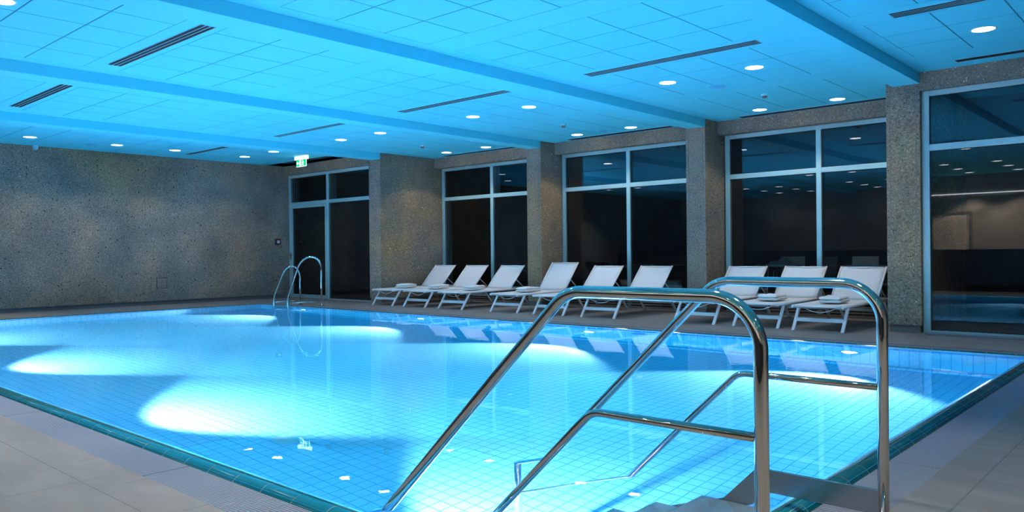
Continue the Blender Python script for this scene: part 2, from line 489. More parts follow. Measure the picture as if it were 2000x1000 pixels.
# ---------------------------------------------------------------- windows
def pane(x0, x1, z0, z1, y, parent):
    g = MB()
    t = 0.0035
    g.add([(x0, y, z0), (x1, y, z0), (x1, y, z1), (x0, y, z1)], [(0, 1, 2, 3)])
    g.add([(x0, y + 0.03, z0), (x1, y + 0.03 + t, z0), (x1, y + 0.03 + t, z1), (x0, y + 0.03, z1)], [(0, 1, 2, 3)])
    pn = g.obj('pane', M['glass'], parent)
    s = MB(); e = 0.008
    for a in ((x0 - .001, x0 + e, z0, z1), (x1 - e, x1 + .001, z0, z1), (x0, x1, z0 - .001, z0 + e), (x0, x1, z1 - e, z1 + .001)):
        s.box(a[0], a[1], y - 0.004, y + 0.002, a[2], a[3])
    s.obj('seal', M['seal'], pn)
TZ0, TZ1 = 2.295, 2.375
def window(n, x0, x1, xm, yf, ztop=3.055):
    """frame front face at yf"""
    wn = empty('window_%d' % n, (0, 0, 0), kind='structure')
    j = 0.085; d = 0.07; hm = 0.04
    f = MB()
    f.box(x0, x0 + j, yf, yf + d, 0, ztop); f.box(x1 - j, x1, yf, yf + d, 0, ztop)
    f.box(x0 + j, x1 - j, yf, yf + d, ztop - 0.07, ztop); f.box(x0 + j, x1 - j, yf, yf + d, 0, 0.03)
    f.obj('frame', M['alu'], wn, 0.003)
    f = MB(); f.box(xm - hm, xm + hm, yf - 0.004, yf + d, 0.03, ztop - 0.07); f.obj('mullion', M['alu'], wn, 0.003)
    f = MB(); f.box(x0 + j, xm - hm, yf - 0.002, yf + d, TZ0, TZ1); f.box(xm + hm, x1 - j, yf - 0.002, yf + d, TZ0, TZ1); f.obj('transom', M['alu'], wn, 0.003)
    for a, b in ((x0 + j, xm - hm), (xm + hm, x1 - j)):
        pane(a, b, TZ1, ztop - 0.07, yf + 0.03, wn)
        if not (n == 1 and a < xm - 0.5): pane(a, b, 0.03, TZ0, yf + 0.03, wn)
    return wn
window(1, -17.38, -14.0, -15.72, 10.9)
window(2, -13.57, -10.38, -11.96, 12.6)
window(3, -9.97, -6.78, -8.37, 12.6)
window(4, -6.37, -3.22, -4.755, 12.6)
window(5, -2.8, 0.38, -1.16, 10.88)
window(6, 0.82, RIGHTX, 2.6, 10.88)
# glazed door in the first opening
d = empty('door_1', (0, 0, 0), kind='structure')
f = MB(); x0, x1 = -17.294, -15.762
f.box(x0, x0 + 0.1, 10.875, 10.94, 0.01, 2.29); f.box(x1 - 0.035, x1, 10.875, 10.94, 0.01, 2.29)
f.box(x0 + 0.1, x1 - 0.035, 10.875, 10.94, 2.225, 2.29); f.box(x0 + 0.1, x1 - 0.035, 10.875, 10.94, 0.01, 0.1)
lf = f.obj('leaf_frame', M['alu'], d, 0.003)
pane(x0 + 0.1, x1 - 0.035, 0.1, 2.225, 10.905, d)
f = MB(); f.box(x0 + 0.03, x0 + 0.065, 10.845, 10.875, 0.95, 1.12); f.tube([(x0 + 0.048, 10.85, 1.06), (x0 + 0.048, 10.82, 1.06), (x0 + 0.17, 10.82, 1.06)], 0.009, 10)
f.obj('door_handle', M['steel'], lf)
# low convector boxes at the foot of the recessed windows
for n, (a, b) in enumerate(((-13.55, -10.4), (-9.95, -6.8), (-6.35, -3.24))):
    r = MB()
    r.box(a, b, 12.47, 12.59, 0.0, 0.035)
    for z in (0.075, 0.12, 0.165): r.tube([(a + 0.02, 12.52, z), (b - 0.02, 12.52, z)], 0.016, 10)
    for i in range(5):
        xx = a + 0.1 + (b - a - 0.2) * i / 4; r.box(xx - 0.01, xx + 0.01, 12.535, 12.55, 0.03, 0.19)
    struct(r, 'trim_%d' % (n + 1), M['plinth'])

# ================================================================= POOL
pool = empty('swimming_pool', (XL, YN, 0), label='large rectangular indoor swimming pool brimming with lit turquoise water', cat='swimming pool')
def pobj(mb, name, mat, bevel=0):
    mb.v = [(x - XL, y - YN, z) for x, y, z in mb.v]
    return mb.obj(name, mat, pool, bevel)
b = MB(); LD = 1.32; LW = 0.12
def quad(p, mi=0): b.add(p, [(0, 1, 2, 3)], mi)
b.box(XL, XR, YN, YB, -DEPTH - 0.1, -DEPTH, 0)
for (x0, x1, y0, y1) in ((XL - .09, XL, YN - .09, YB + .09), (XR, XR + .09, YN - .09, YB + .09), (XL, XR, YN - .09, YN), (XL, XR, YB, YB + .09)):
    b.box(x0, x1, y0, y1, -DEPTH - 0.1, -0.22, 0); b.box(x0, x1, y0, y1, -0.22, -0.004, 1)
for (x0, x1, y0, y1) in ((XL, XL + LW, YN, YB), (XR - LW, XR, YN, YB), (XL, XR, YB - LW, YB)):
    b.box(x0, x1, y0, y1, -DEPTH, -LD, 0)
pobj(b, 'basin', [M['pool'], M['poolblue']])
wv = MB(); wv.box(XL - .045, XR + .045, YN - .045, YB + .045, -DEPTH - 0.05, -0.002)
pobj(wv, 'water', M['water'])
# rounded coping tiles; profile = distance outward from the inner edge, height
prof = [(-0.026, -0.06), (-0.027, -0.03), (-0.022, -0.016), (-0.01, -0.006), (0.004, 0.001), (0.022, 0.008), (0.044, 0.012), (0.066, 0.009), (0.084, 0.0), (0.098, -0.014), (0.107, -0.032), (0.11, -0.055)]
cop = MB()
def seg(side, a, b, pr, mi):
    def P(t, o, z):
        return {'n': (t, YN - o, z), 'f': (t, YB + o, z), 'l': (XL - o, t, z), 'r': (XR + o, t, z)}[side]
    n = len(pr)
    cut = 4 if mi == 0 else 0
    V = [P(a, o, z) for o, z in pr] + [P(b, o, z) for o, z in pr]
    cop.add(V, [(i, i + 1, i + 1 + n, i + n) for i in range(cut, n - 1)], mi, True)
    if cut: cop.add(V, [(i, i + 1, i + 1 + n, i + n) for i in range(cut)], 2, True)
inner = [(o * 0.985 + 0.0008, z - 0.0018) for o, z in prof[3:]]
for side, (a, b_) in {'n': (XL, XR), 'f': (XL, XR), 'l': (YN, YB), 'r': (YN, YB)}.items():
    seg(side, a, b_, inner, 1)
    t = -3.4975 if side in 'nf' else 4.2
    t += math.floor((a - t) / 0.25) * 0.25
    while t < b_:
        p, q_ = max(a, t + 0.0025), min(b_, t + 0.2475)
        if q_ > p: seg(side, p, q_, prof, 0)
        t += 0.25
for cx, cy, a0 in ((XL, YN, 180), (XR, YN, 270), (XL, YB, 90), (XR, YB, 0)):
    n = len(prof); S = 8; vs = []
    for k in range(S + 1):
        a = math.radians(a0 + 90 * k / S)
        vs += [(cx + o * math.cos(a), cy + o * math.sin(a), z) for o, z in prof]
    cop.add(vs, [(k * n + i, k * n + i + 1, (k + 1) * n + i + 1, (k + 1) * n + i) for k in range(S) for i in range(n - 1)], 0, True)
pobj(cop, 'coping', [M['coping'], M['grout'], M['lipblue']])
ch = MB()
for (x0, x1, y0, y1) in ((OX0, OX1, OY0, YN - 0.09), (OX0, OX1, YB + 0.09, OY1), (OX0, XL - 0.09, YN - .09, YB + .09), (XR + 0.09, OX1, YN - .09, YB + .09)):
    ch.box(x0, x1, y0, y1, -0.2, -0.055)
pobj(ch, 'gutter', M['channel'])
# overflow gratings
def grating(x0, x1, y0, y1, along, label, joints):
    e = empty('overflow_grate', (x0, y0, 0), label=label, cat='pool grate', group='overflow gratings round the pool')
    g = MB(); L0, L1 = (x0, x1) if along == 'x' else (y0, y1)
    p = 0.02; n = int((L1 - L0) / p)
    for i in range(n):
        a = L0 + i * p; c_ = a + 0.0125
        if any(abs(a - j) < 0.01 for j in joints): a += 0.006
        if along == 'x': g.box(a - x0, c_ - x0, 0.004, y1 - y0 - 0.004, -0.03, -0.004)
        else: g.box(0.004, x1 - x0 - 0.004, a - y0, c_ - y0, -0.03, -0.004)
    g.obj('bars', M['grate'], e)
    g = MB()
    if along == 'x':
        for yy in (0.05, 0.12, 0.2): g.box(0, L1 - L0, yy, yy + 0.012, -0.04, -0.012)
    else:
        for xx in (0.05, 0.12, 0.2): g.box(xx, xx + 0.012, 0, L1 - L0, -0.04, -0.012)
    g.obj('carrier', M['grate'], e)
J = [4.2 + 2.2 * k for k in range(-2, 4)]
JX = [-3.9 - 2.2 * k for k in range(-2, 7)]
grating(OX0, OX1, OY0, OY0 + 0.243, 'x', 'slatted grey overflow grate along the near left pool edge', JX)
grating(OX0, OX1, YB + 0.117, OY1, 'x', 'thin grey overflow grate along the far pool edge in front of the loungers', JX)
grating(OX0, XL - 0.117, OY0 + 0.243, YB + 0.117, 'y', 'thin grey overflow grate along the pool end below the stone wall', J)
grating(XR + 0.117, OX1, OY0 + 0.243, YB + 0.117, 'y', 'slatted grey overflow grate along the right pool edge beside the pool stairs', J)

# underwater lamps
def uwlamp(x, near, label):
    y = YN if near else YB; s = 1 if near else -1
    e = empty('underwater_light', (x, y, -0.62), label=label, cat='pool light', group='underwater lights in the pool walls')
    r = MB(); r.lathe([(0.085, 0.0), (0.088, -0.012 * -s), (0.105, -0.014 * -s), (0.115, -0.006 * -s), (0.118, 0.0)], 0, 0, 0, 32, axis='y'); r.obj('ring', M['steel'], e)
    r = MB(); r.lathe([(0.0001, 0.006 * s), (0.086, 0.006 * s)], 0, 0, 0, 32, axis='y'); r.obj('lens', M['uwlens'], e)
    L = bpy.data.lights.new('underwater_lamp', 'SPOT'); L.energy = P_POOL; L.color = C_POOL
    L.spot_size = math.radians(96); L.spot_blend = 0.22; L.shadow_soft_size = 0.05
    lo = bpy.data.objects.new('lamp_light', L); COL.objects.link(lo); lo.parent = e
    lo.location = (0, 0.03 * s, 0); lo.rotation_euler = (math.radians(90 if near else -90), 0, 0)
    return e
bn = {0: 'right-hand', 1: 'second', 2: 'third', 3: 'farthest'}
farlab = ['round lit lamp under water in the far pool wall below the rightmost loungers',
          'small lit lamp under water in the far pool wall below the middle loungers',
          'small lit lamp under water in the far pool wall below the left loungers',
          'small lit lamp under water in the far pool wall just right of the ladder']
nearlab = ['underwater lamp in the near pool wall beside the stairs, hidden by the edge',
           'underwater lamp in the near pool wall casting the large white patch at left centre',
           'underwater lamp in the near pool wall casting the white patch left of the large one',
           'underwater lamp in the near pool wall casting the faint patch at the left border']
for k in range(4):
    uwlamp(-3.1 - PER * k + 0.02, False, farlab[k])
    uwlamp(-2.85 - PER * k, True, nearlab[k])
for x, z, lab in ((-5.83, -0.42, 'oval dark inlet cover in far pool wall under the middle loungers'), (-10.86, -0.42, 'oval dark inlet cover in far pool wall below the left loungers')):
    r = MB(); r.lathe([(0.0001, -0.02), (0.1, -0.02), (0.12, -0.008), (0.125, 0)], x, YB, z, 32, axis='y'); o = r.obj('inlet_cover', M['poolblue'])
    tag(o, lab, 'pool inlet', 'pool inlets')
r = MB(); r.lathe([(0.0001, 0.012), (0.05, 0.014), (0.055, 0.006), (0.1, 0.008), (0.12, 0)], -5.3, 3.3, -DEPTH, 36)
tag(r.obj('floor_inlet', M['paper']), 'round white inlet on the pool floor at left centre near the lit patch', 'pool inlet', 'pool inlets')

# ================================================================= POOL STAIRS
Y1, Y2 = 2.07, 3.12
st = empty('pool_stairs', (-0.95, (Y1 + Y2) / 2, 0), label='stainless steel pool entry stairs with two bent handrails descending into the water', cat='pool stairs')
def sobj(mb, name, mat, bevel=0):
    mb.v = [(x + 0.95, y - (Y1 + Y2) / 2, z) for x, y, z in mb.v]
    return mb.obj(name, mat, st, bevel)
for yy in (Y1, Y2):
    pts = fillet([(-0.945, yy, 0.0), (-0.945, yy, 0.93), (-1.625, yy, 0.93), (-2.79, yy, -0.205), (-2.79, yy, -DEPTH)], [0.15, 0.16, 0.035], 14)
    sobj(MB().tube(pts, 0.0205, 24), 'handrail', M['steel'])
    pts = fillet([(-0.945, yy, 0.54), (-1.525, yy, 0.54), (-2.79, yy, -0.7)], [0.09], 10)
    sobj(MB().tube(pts, 0.0135, 18), 'mid_rail', M['steel'])
    s_ = MB()
    poly = [(-0.93, 0.06), (-0.93, 0.155), (-1.44, 0.155), (-2.70, -1.15), (-2.70, -1.30), (-1.50, -0.055), (-1.41, 0.06)]
    s_.prism(poly, 'y', yy - 0.006 + (0.01 if yy == Y1 else -0.01), yy + 0.006 + (0.01 if yy == Y1 else -0.01)); sobj(s_, 'stringer', M['brushed'], 0.003)
    s_ = MB(); s_.lathe([(0.0001, 0.012), (0.03, 0.012), (0.045, 0.004), (0.05, 0.0)], -0.945, yy, 0, 24); sobj(s_, 'base_flange', M['steel'])
for k in range(5):
    z = -0.03 - 0.235 * k; xa = -1.42 - 0.235 * k
    t = MB(); t.box(xa - 0.27, xa, Y1 + 0.018, Y2 - 0.018, z - 0.004, z); tr = sobj(t, 'tread', M['perf'])
    t = MB(); t.box(xa - 0.272, xa - 0.268, Y1 + 0.018, Y2 - 0.018, z - 0.035, z); t.box(xa, xa + 0.004, Y1 + 0.018, Y2 - 0.018, z - 0.035, z)
    sobj(t, 'tread_lip', M['brushed']).parent = tr

# ================================================================= LADDER
ld = empty('pool_ladder', (-14.4, 9.2, 0), label='chrome pool ladder with two curved grab rails at the far pool corner', cat='pool ladder')
def lobj(mb, name, mat, bevel=0):
    mb.v = [(x + 14.4, y - 9.2, z) for x, y, z in mb.v]
    return mb.obj(name, mat, ld, bevel)
for (fx, fy, bx, by, zt) in ((-14.88, 8.95, -14.68, 9.46, 0.80), (-14.35, 8.95, -13.86, 9.44, 1.0)):
    dx, dy = bx - fx, by - fy
    P = lambda t, z: (fx + dx * t, fy + dy * t, z)
    pts = fillet([P(0, -1.1), P(0, 0.19), P(0.30, zt - 0.21)], [0.12], 8)
    c4 = [Vector(P(0.30, zt - 0.21)), Vector(P(0.46, zt + 0.085)), Vector(P(0.98, zt + 0.12)), Vector(P(1.0, zt - 0.22))]
    for i in range(1, 19):
        t = i / 18; pts.append(c4[0] * (1 - t) ** 3 + c4[1] * 3 * t * (1 - t) ** 2 + c4[2] * 3 * t * t * (1 - t) + c4[3] * t ** 3)
    pts.append(Vector(P(1.0, 0.0)))
    lobj(MB().tube(pts, 0.021, 14), 'grab_rail', M['steel'])
    lobj(MB().tube([P(0, 0.075), P(1, 0.09)], 0.014, 12), 'side_bar', M['steel'])
    s_ = MB(); s_.lathe([(0.0001, 0.012), (0.035, 0.014), (0.055, 0.004), (0.058, 0)], bx, by, 0, 20); lobj(s_, 'base_flange', M['steel'])
for z in (-0.03, -0.3, -0.57, -0.84):
    t = MB(); t.box(-14.88, -14.35, 8.90, 8.98, z - 0.012, z + 0.012); lobj(t, 'rung', M['brushed'], 0.004)

# ================================================================= LOUNGERS
YF = 10.31
def make_lounger(back_dy=0.44, back_z=0.80, name='sun_lounger'):
    e = empty(name, (0, YF, 0))
    W = 0.325; hz = 0.335; hy = 1.37; L = 1.93
    by = hy + back_dy
    # side rails: flat oval tubes, joined at both ends
    for part, pts in (('frame', [(-W, L, hz), (-W, 0.02, 0.315), (W, 0.02, 0.315), (W, L, hz), (-W, L, hz)]),):
        mb = MB()
        for s in (-1, 1):
            mb.tube([(s * W, 0.0, 0.318), (s * W, L, hz)], 0.02, 12)
        mb.tube([(-W - 0.0, 0.02, 0.318), (W, 0.02, 0.318)], 0.014, 10)
        mb.tube([(-W, L - 0.02, hz), (W, L - 0.02, hz)], 0.016, 10)
        mb.obj('frame', M['white'], e)
    def slab(p0, p1, p2, p3, t):
        mb = MB(); n = Vector(p1) - Vector(p0); m_ = Vector(p3) - Vector(p0)
        nn = n.cross(m_).normalized() * t
        seg = 10; vs = []
        for i in range(seg + 1):
            for j in range(seg + 1):
                u, v = i / seg, j / seg
                p = Vector(p0) * (1 - u) * (1 - v) + Vector(p1) * u * (1 - v) + Vector(p2) * u * v + Vector(p3) * (1 - u) * v
                sag = math.sin(u * math.pi) * 0.012
                vs.append(p - Vector((0, 0, 1)) * sag)
        base = len(vs)
        vs += [p - nn for p in vs]
        fs = []
        for i in range(seg):
            for j in range(seg):
                a = i * (seg + 1) + j
                fs += [(a, a + 1, a + seg + 2, a + seg + 1), (a + base, a + seg + 1 + base, a + seg + 2 + base, a + 1 + base)]
        rim = [j for j in range(seg)] + [i * (seg + 1) + seg for i in range(seg)] + [seg * (seg + 1) + seg - j for j in range(seg)] + [(seg - i) * (seg + 1) for i in range(seg)]
        for a, b in zip(rim, rim[1:] + rim[:1]): fs.append((a, b, b + base, a + base))
        mb.add(vs, fs, 0, True)
        return mb
    slab((-W + 0.01, 0.01, 0.336), (W - 0.01, 0.01, 0.336), (W - 0.01, hy, 0.352), (-W + 0.01, hy, 0.352), 0.006).obj('seat_sling', M['sling'], e)
    slab((-W + 0.015, hy, 0.352), (W - 0.015, hy, 0.352), (W - 0.015, by, back_z), (-W + 0.015, by, back_z), 0.006).obj('back_sling', M['sling'], e)
    mb = MB()
    for s in (-1, 1): mb.tube([(s * (W - 0.005), hy, 0.345), (s * (W - 0.005), by + 0.005, back_z + 0.005)], 0.014, 10)
    mb.tube([(-W + 0.005, by, back_z - 0.004), (W - 0.005, by, back_z - 0.004)], 0.011, 10)
    mb.obj('back_frame', M['white'], e)
    # legs
    def leg(x, y0, y1):
        mb = MB(); a, b = 0.021, 0.016
        mb.hexa([(x - a, y0 - b, 0), (x + a, y0 - b, 0), (x - a, y0 + b, 0), (x + a, y0 + b, 0),
                 (x - a, y1 - b, 0.31), (x + a, y1 - b, 0.31), (x - a, y1 + b, 0.31), (x + a, y1 + b, 0.31)])
        return mb.obj('leg', M['white'], e, 0.004)
    for s in (-1, 1):
        leg(s * (W - 0.005), 0.0, 0.215); leg(s * (W - 0.005), 1.93, 1.66)
    mb = MB(); mb.box(-W + 0.016, W - 0.016, 0.075, 0.1, 0.115, 0.165); mb.obj('stretcher', M['white'], e, 0.003)
    mb = MB(); mb.box(-W + 0.016, W - 0.016, 1.78, 1.8, 0.15, 0.19); mb.obj('stretcher', M['white'], e, 0.003)
    pts = [(-0.24 + 0.46 * i / 12, 0.11, 0.305 - 0.068 * math.sin(math.pi * i / 12)) for i in range(13)]
    mb = MB(); mb.tube(pts, 0.006, 8); mb.box(0.2, 0.27, 0.09, 0.13, 0.29, 0.312); mb.box(-0.29, -0.22, 0.09, 0.13, 0.29, 0.312); mb.obj('curved_brace', M['white'], e)
    mb = MB(); fy = hy + back_dy * 0.42; fz = 0.352 + (back_z - 0.352) * 0.42
    for s in (-1, 1): mb.tube([(s * (W - 0.03), fy, fz), (s * (W - 0.03), hy + 0.44, 0.36)], 0.01, 8)
    mb.tube([(-W + 0.03, hy + 0.44, 0.36), (W - 0.03, hy + 0.44, 0.36)], 0.009, 8)
    mb.obj('back_prop', M['white'], e)
    return e
LX = [-12.956, -11.953, -10.916, -9.521, -8.497, -7.466, -5.736, -4.785, -3.897]
LL = ['white sun lounger with towel farthest left, next to the wide stone pier',
      'white sun lounger with towel, second from the left in the row',
      'white sun lounger with towel, third from left, just left of the narrow pier',
      'white sun lounger with towel and steeper backrest, in front of the left narrow stone pier',
      'white sun lounger without towel, left of the two before the middle window',
      'white sun lounger without towel, before the right half of the middle window',
      'white sun lounger without towel, just right of the right narrow stone pier',
      'white sun lounger with towel, before the centre bar of the fourth window',
      'white sun lounger with towel farthest right, beside the broad stone pillar']
first = None; steep = None
for i, x in enumerate(LX):
    if i == 0: o = first = make_lounger()
    elif i == 3: o = make_lounger(0.42, 0.86)
    else: o = copy_tree(first)
    o.location = (x, YF - 0.08 if i == 8 else YF, 0)
    o['label'] = LL[i]; o['category'] = 'sun lounger'; o['group'] = 'white sun loungers in a row along the pool'

# folded towels
def make_towel(seed):
    rnd = random.Random(seed)
    mb = MB(); W, D = 0.15, 0.19
    n = 14
    for lay, (z0, z1) in enumerate(((0.0, 0.042), (0.04, 0.086))):
        # stadium-like folded layer, each a soft pillow with a rolled fold at the front
        vs = []; NX, NY = 12, 12
        ox = 0.006 * rnd.uniform(-1, 1); sh = 0.01 * lay
        for top in (0, 1):
            for i in range(NX + 1):
                for j in range(NY + 1):
                    u, v = i / NX * 2 - 1, j / NY * 2 - 1
                    e = max(abs(u), abs(v)); r = (max(0, 1 - e ** 8)) ** 0.5
                    zc = (z0 + z1) / 2; hh = (z1 - z0) / 2 * (0.25 + 0.75 * r)
                    zz = zc + (hh if top else -hh) + (0.004 * math.sin(5 * u + seed) * (1 if top else 0)) + (0.005 * math.sin(3 * v + seed * 2) if top and lay else 0)
                    vs.append(((W - sh) * u + ox, (D - sh) * v, zz))
        B = (NX + 1) * (NY + 1); fs = []
        for i in range(NX):
            for j in range(NY):
                a = i * (NY + 1) + j
                fs += [(a, a + 1, a + NY + 2, a + NY + 1), (a + B, a + NY + 1 + B, a + NY + 2 + B, a + 1 + B)]
        rim = [j for j in range(NY)] + [i * (NY + 1) + NY for i in range(NX)] + [NX * (NY + 1) + NY - j for j in range(NY)] + [(NX - i) * (NY + 1) for i in range(NX)]
        for a, b in zip(rim, rim[1:] + rim[:1]): fs.append((a, b, b + B, a + B))
        mb.add(vs, fs, 0, True)
    # loose corner flap at the right end
    mb.tube([(W - 0.01, -D * 0.9, 0.03), (W + 0.004, -D * 0.3, 0.04), (W + 0.002, D * 0.5, 0.036), (W - 0.01, D * 0.9, 0.03)], 0.012, 8)
    return mb.obj('folded_towel', M['towel'])
TW = [(0, -0.03, 0.68, 0.15), (1, -0.02, 0.68, 0.1), (2, 0.0, 0.66, 0.12), (3, 0.0, 0.68, -0.05), (7, -0.02, 0.60, 0.0), (8, 0.0, 0.60, 0.03)]
TL = ['folded white towel on the lounger farthest left', 'folded white towel on the second lounger from the left',
      'folded white towel on the third lounger from the left', 'folded white towel on the lounger with the steeper backrest',
      'folded white towel on the second lounger from the right', 'folded white towel with loose flap on the lounger farthest right']
for n_, (i, dx, dy, rz) in enumerate(TW):
    o = make_towel(n_ + 1); o.location = (LX[i] + dx, YF + dy - (0.08 if i == 8 else 0), 0.344); o.rotation_euler = (0.011, 0, rz)
    tag(o, TL[n_], 'towel', 'folded towels on the loungers')

# ================================================================= CEILING FITTINGS
def downlight(power=1.0):
    e = empty('downlight', (0, 0, ZC))
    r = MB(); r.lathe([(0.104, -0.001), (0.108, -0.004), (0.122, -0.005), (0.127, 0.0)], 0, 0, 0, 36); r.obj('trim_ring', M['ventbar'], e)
    r = MB(); r.lathe([(0.0001, -0.003), (0.104, -0.003)], 0, 0, 0, 36); r.obj('lens', M['lens'], e)
    L = bpy.data.lights.new('downlight_lamp', 'SPOT'); L.energy = P_DOWN * power; L.color = C_DOWN; L.spot_size = math.radians(118 if power < 2 else 100); L.spot_blend = 0.3; L.shadow_soft_size = 0.09
    lo = bpy.data.objects.new('lamp_light', L); COL.objects.link(lo); lo.parent = e; lo.location = (0, 0, -0.02)
    return e
PROTO = {}
def put_down(x, y, label, power=1.0):
    o = copy_tree(PROTO[power]) if power in PROTO else PROTO.setdefault(power, downlight(power))
    o.location = (x, y, ZC); o['label'] = label; o['category'] = 'ceiling light'; o['group'] = 'round recessed downlights in the ceiling'
bayname = ['the ceiling bay before the far door', 'the bay of the second window', 'the bay of the middle window', 'the bay of the fourth window', 'the bay at the right border']
for k, x in enumerate((-16.19, -12.58, -8.99, -5.38, -1.77)):
    x2 = x + 1.2
    put_down(x, 9.05 if k < 4 else 9.13, 'lit downlight in %s, left of the pair over the pool' % bayname[k].replace('the ceiling bay before', 'the bay before'))
    put_down(x2, 9.05 if k < 4 else 9.13, 'lit downlight in %s, right of the pair over the pool' % bayname[k].replace('the ceiling bay before', 'the bay before'))
    if 0 < k < 4:
        put_down(x, 11.83, 'lit downlight in %s, left of the pair nearest the glass' % bayname[k], 1.6)
        put_down(x2, 11.83, 'lit downlight in %s, right of the pair nearest the glass' % bayname[k], 1.6)
put_down(-16.19, 4.78, 'lit round downlight over the stone wall, leftmost of the row at the left border')
put_down(-16.19, 6.31, 'lit round downlight over the stone wall, second from the left border')
put_down(-16.19, 7.47, 'lit round downlight over the stone wall, third from the left border')
for k, x in enumerate((-16.19, -12.6, -9.0, -5.4, -1.8, 1.8)):
    for m, xx in enumerate((x, x + 1.21)):
        if xx > RIGHTX: continue
        vis = abs(xx + 7.79) < 0.05
        put_down(xx, 2.09, 'lit round downlight cut off by the top left corner of the photo' if vis else 'round downlight over the near pool edge, outside the photo', 6.0)
    for yy in (-1.3, -2.8, -4.2):
        for xx in (x, x + 1.21):
            if k == 0 or xx > RIGHTX: continue
            strong = yy < -4 and x > -6
            put_down(xx, yy, 'round downlight behind the viewpoint, seen only mirrored in the windows', 11.0 if strong else 0.5)

# air vents
def vent(x0, x1, y0, y1, nslot, label, name='ceiling_vent'):
    e = empty(name, (x0, y0, ZC), label=label, cat='ceiling vent', group='black slot vents in the ceiling')
    L, Wd = x1 - x0, y1 - y0
    v = MB(); v.box(0, L, 0, Wd, -0.003, 0.0); v.obj('slots', M['slot'], e)
    v = MB()
    if nslot > 1:
        for i in range(1, nslot):
            yy = Wd * i / nslot; v.box(0, L, yy - (0.0035 if nslot == 3 else 0.0022), yy + (0.0035 if nslot == 3 else 0.0022), -0.006, -0.001)
    v.box(-0.006, 0, -0.006, Wd + 0.006, -0.005, 0); v.box(L, L + 0.006, -0.006, Wd + 0.006, -0.005, 0)
    v.box(0, L, -0.006, 0, -0.005, 0); v.box(0, L, Wd, Wd + 0.006, -0.005, 0)
    v.obj('bars', M['ventbar'], e)
vl = ['%s three-slot black vent in the ceiling bay %s']
vent(-9.48, -7.22, 3.60, 3.745, 3, 'wide black three-slot ceiling vent at upper left, in the bay of the middle window')
vent(-13.08, -10.82, 3.60, 3.745, 3, 'smaller black three-slot ceiling vent at the left border, below the wide one')
vent(-9.48, -7.22, 7.87, 8.02, 3, 'long black slot vent in the ceiling above the second and middle windows')
vent(-5.88, -3.62, 7.87, 8.04, 4, 'long black slot vent in the ceiling above the fourth window')
vent(-13.08, -10.82, 7.87, 8.0, 3, 'black slot vent in the ceiling bay left of the wide stone pier')
vent(-16.66, -14.97, 7.9, 8.02, 2, 'short black slot vent close to the stone wall')
vent(-2.31, -0.05, 7.89, 8.07, 4, 'black slot vent in the ceiling at the top right corner')
vent(-2.31, -0.05, 3.60, 3.77, 4, 'black slot vent overhead on the right, outside the photo')
vent(-5.88, -3.62, 3.60, 3.77, 4, 'black slot vent overhead, above the top border of the photo')
vent(-13.08, -10.8, 12.16, 12.33, 1, 'thin black slot along the header of the second window from left', 'slot_diffuser')
vent(-9.5, -7.2, 12.16, 12.335, 1, 'thin black slot along the header of the middle window', 'slot_diffuser')
vent(-5.92, -3.62, 12.18, 12.355, 1, 'thin black slot along the header of the fourth window', 'slot_diffuser')
vent(-2.31, -0.05, 10.37, 10.51, 1, 'thin black slot along the header at the right border', 'slot_diffuser')
vent(-16.64, -14.87, 10.28, 10.42, 1, 'thin black slot along the header behind the exit sign', 'slot_diffuser')
# smoke detectors
for x, lab in ((-4.79, 'small white smoke detector on the ceiling before the fourth window'), (-8.43, 'small white smoke detector on the ceiling before the middle window'), (-12.09, 'small white smoke detector on the ceiling before the second window from left')):
    e = empty('smoke_detector', (x, 10.7, ZC), label=lab, cat='smoke detector', group='smoke detectors on the ceiling')
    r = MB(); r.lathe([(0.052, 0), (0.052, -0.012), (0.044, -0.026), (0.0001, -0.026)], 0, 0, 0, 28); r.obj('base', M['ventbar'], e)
    r = MB(); r.lathe([(0.04, -0.026), (0.036, -0.032), (0.034, -0.046), (0.028, -0.056), (0.0001, -0.058)], 0, 0, 0, 28); r.obj('sensor_head', M['plinth'], e)
for x, y, rr, lab in ((-5.37, 9.62, 0.115, 'flat round loudspeaker grille in the ceiling right of a downlight over the loungers'), (-8.39, 11.82, 0.085, 'flat round loudspeaker grille between the two downlights by the middle window'), (-16.44, 5.92, 0.10, 'flat round loudspeaker grille in the ceiling near the stone wall')):
    if y == 9.62: x = -5.02; y = 9.75
    r = MB(); r.lathe([(0.0001, -0.006), (rr - 0.01, -0.006), (rr, 0)], x, y, ZC, 32)
    tag(r.obj('ceiling_speaker', M['speaker']), lab, 'loudspeaker', 'ceiling loudspeakers')
r = MB(); r.lathe([(0.05, 0), (0.05, -0.05), (0.042, -0.075), (0.02, -0.09), (0.0001, -0.092)], -17.3, 5.2, ZC, 24)
tag(r.obj('dome_camera', M['ventbar']), 'small white dome camera where the ceiling meets the stone wall', 'camera')

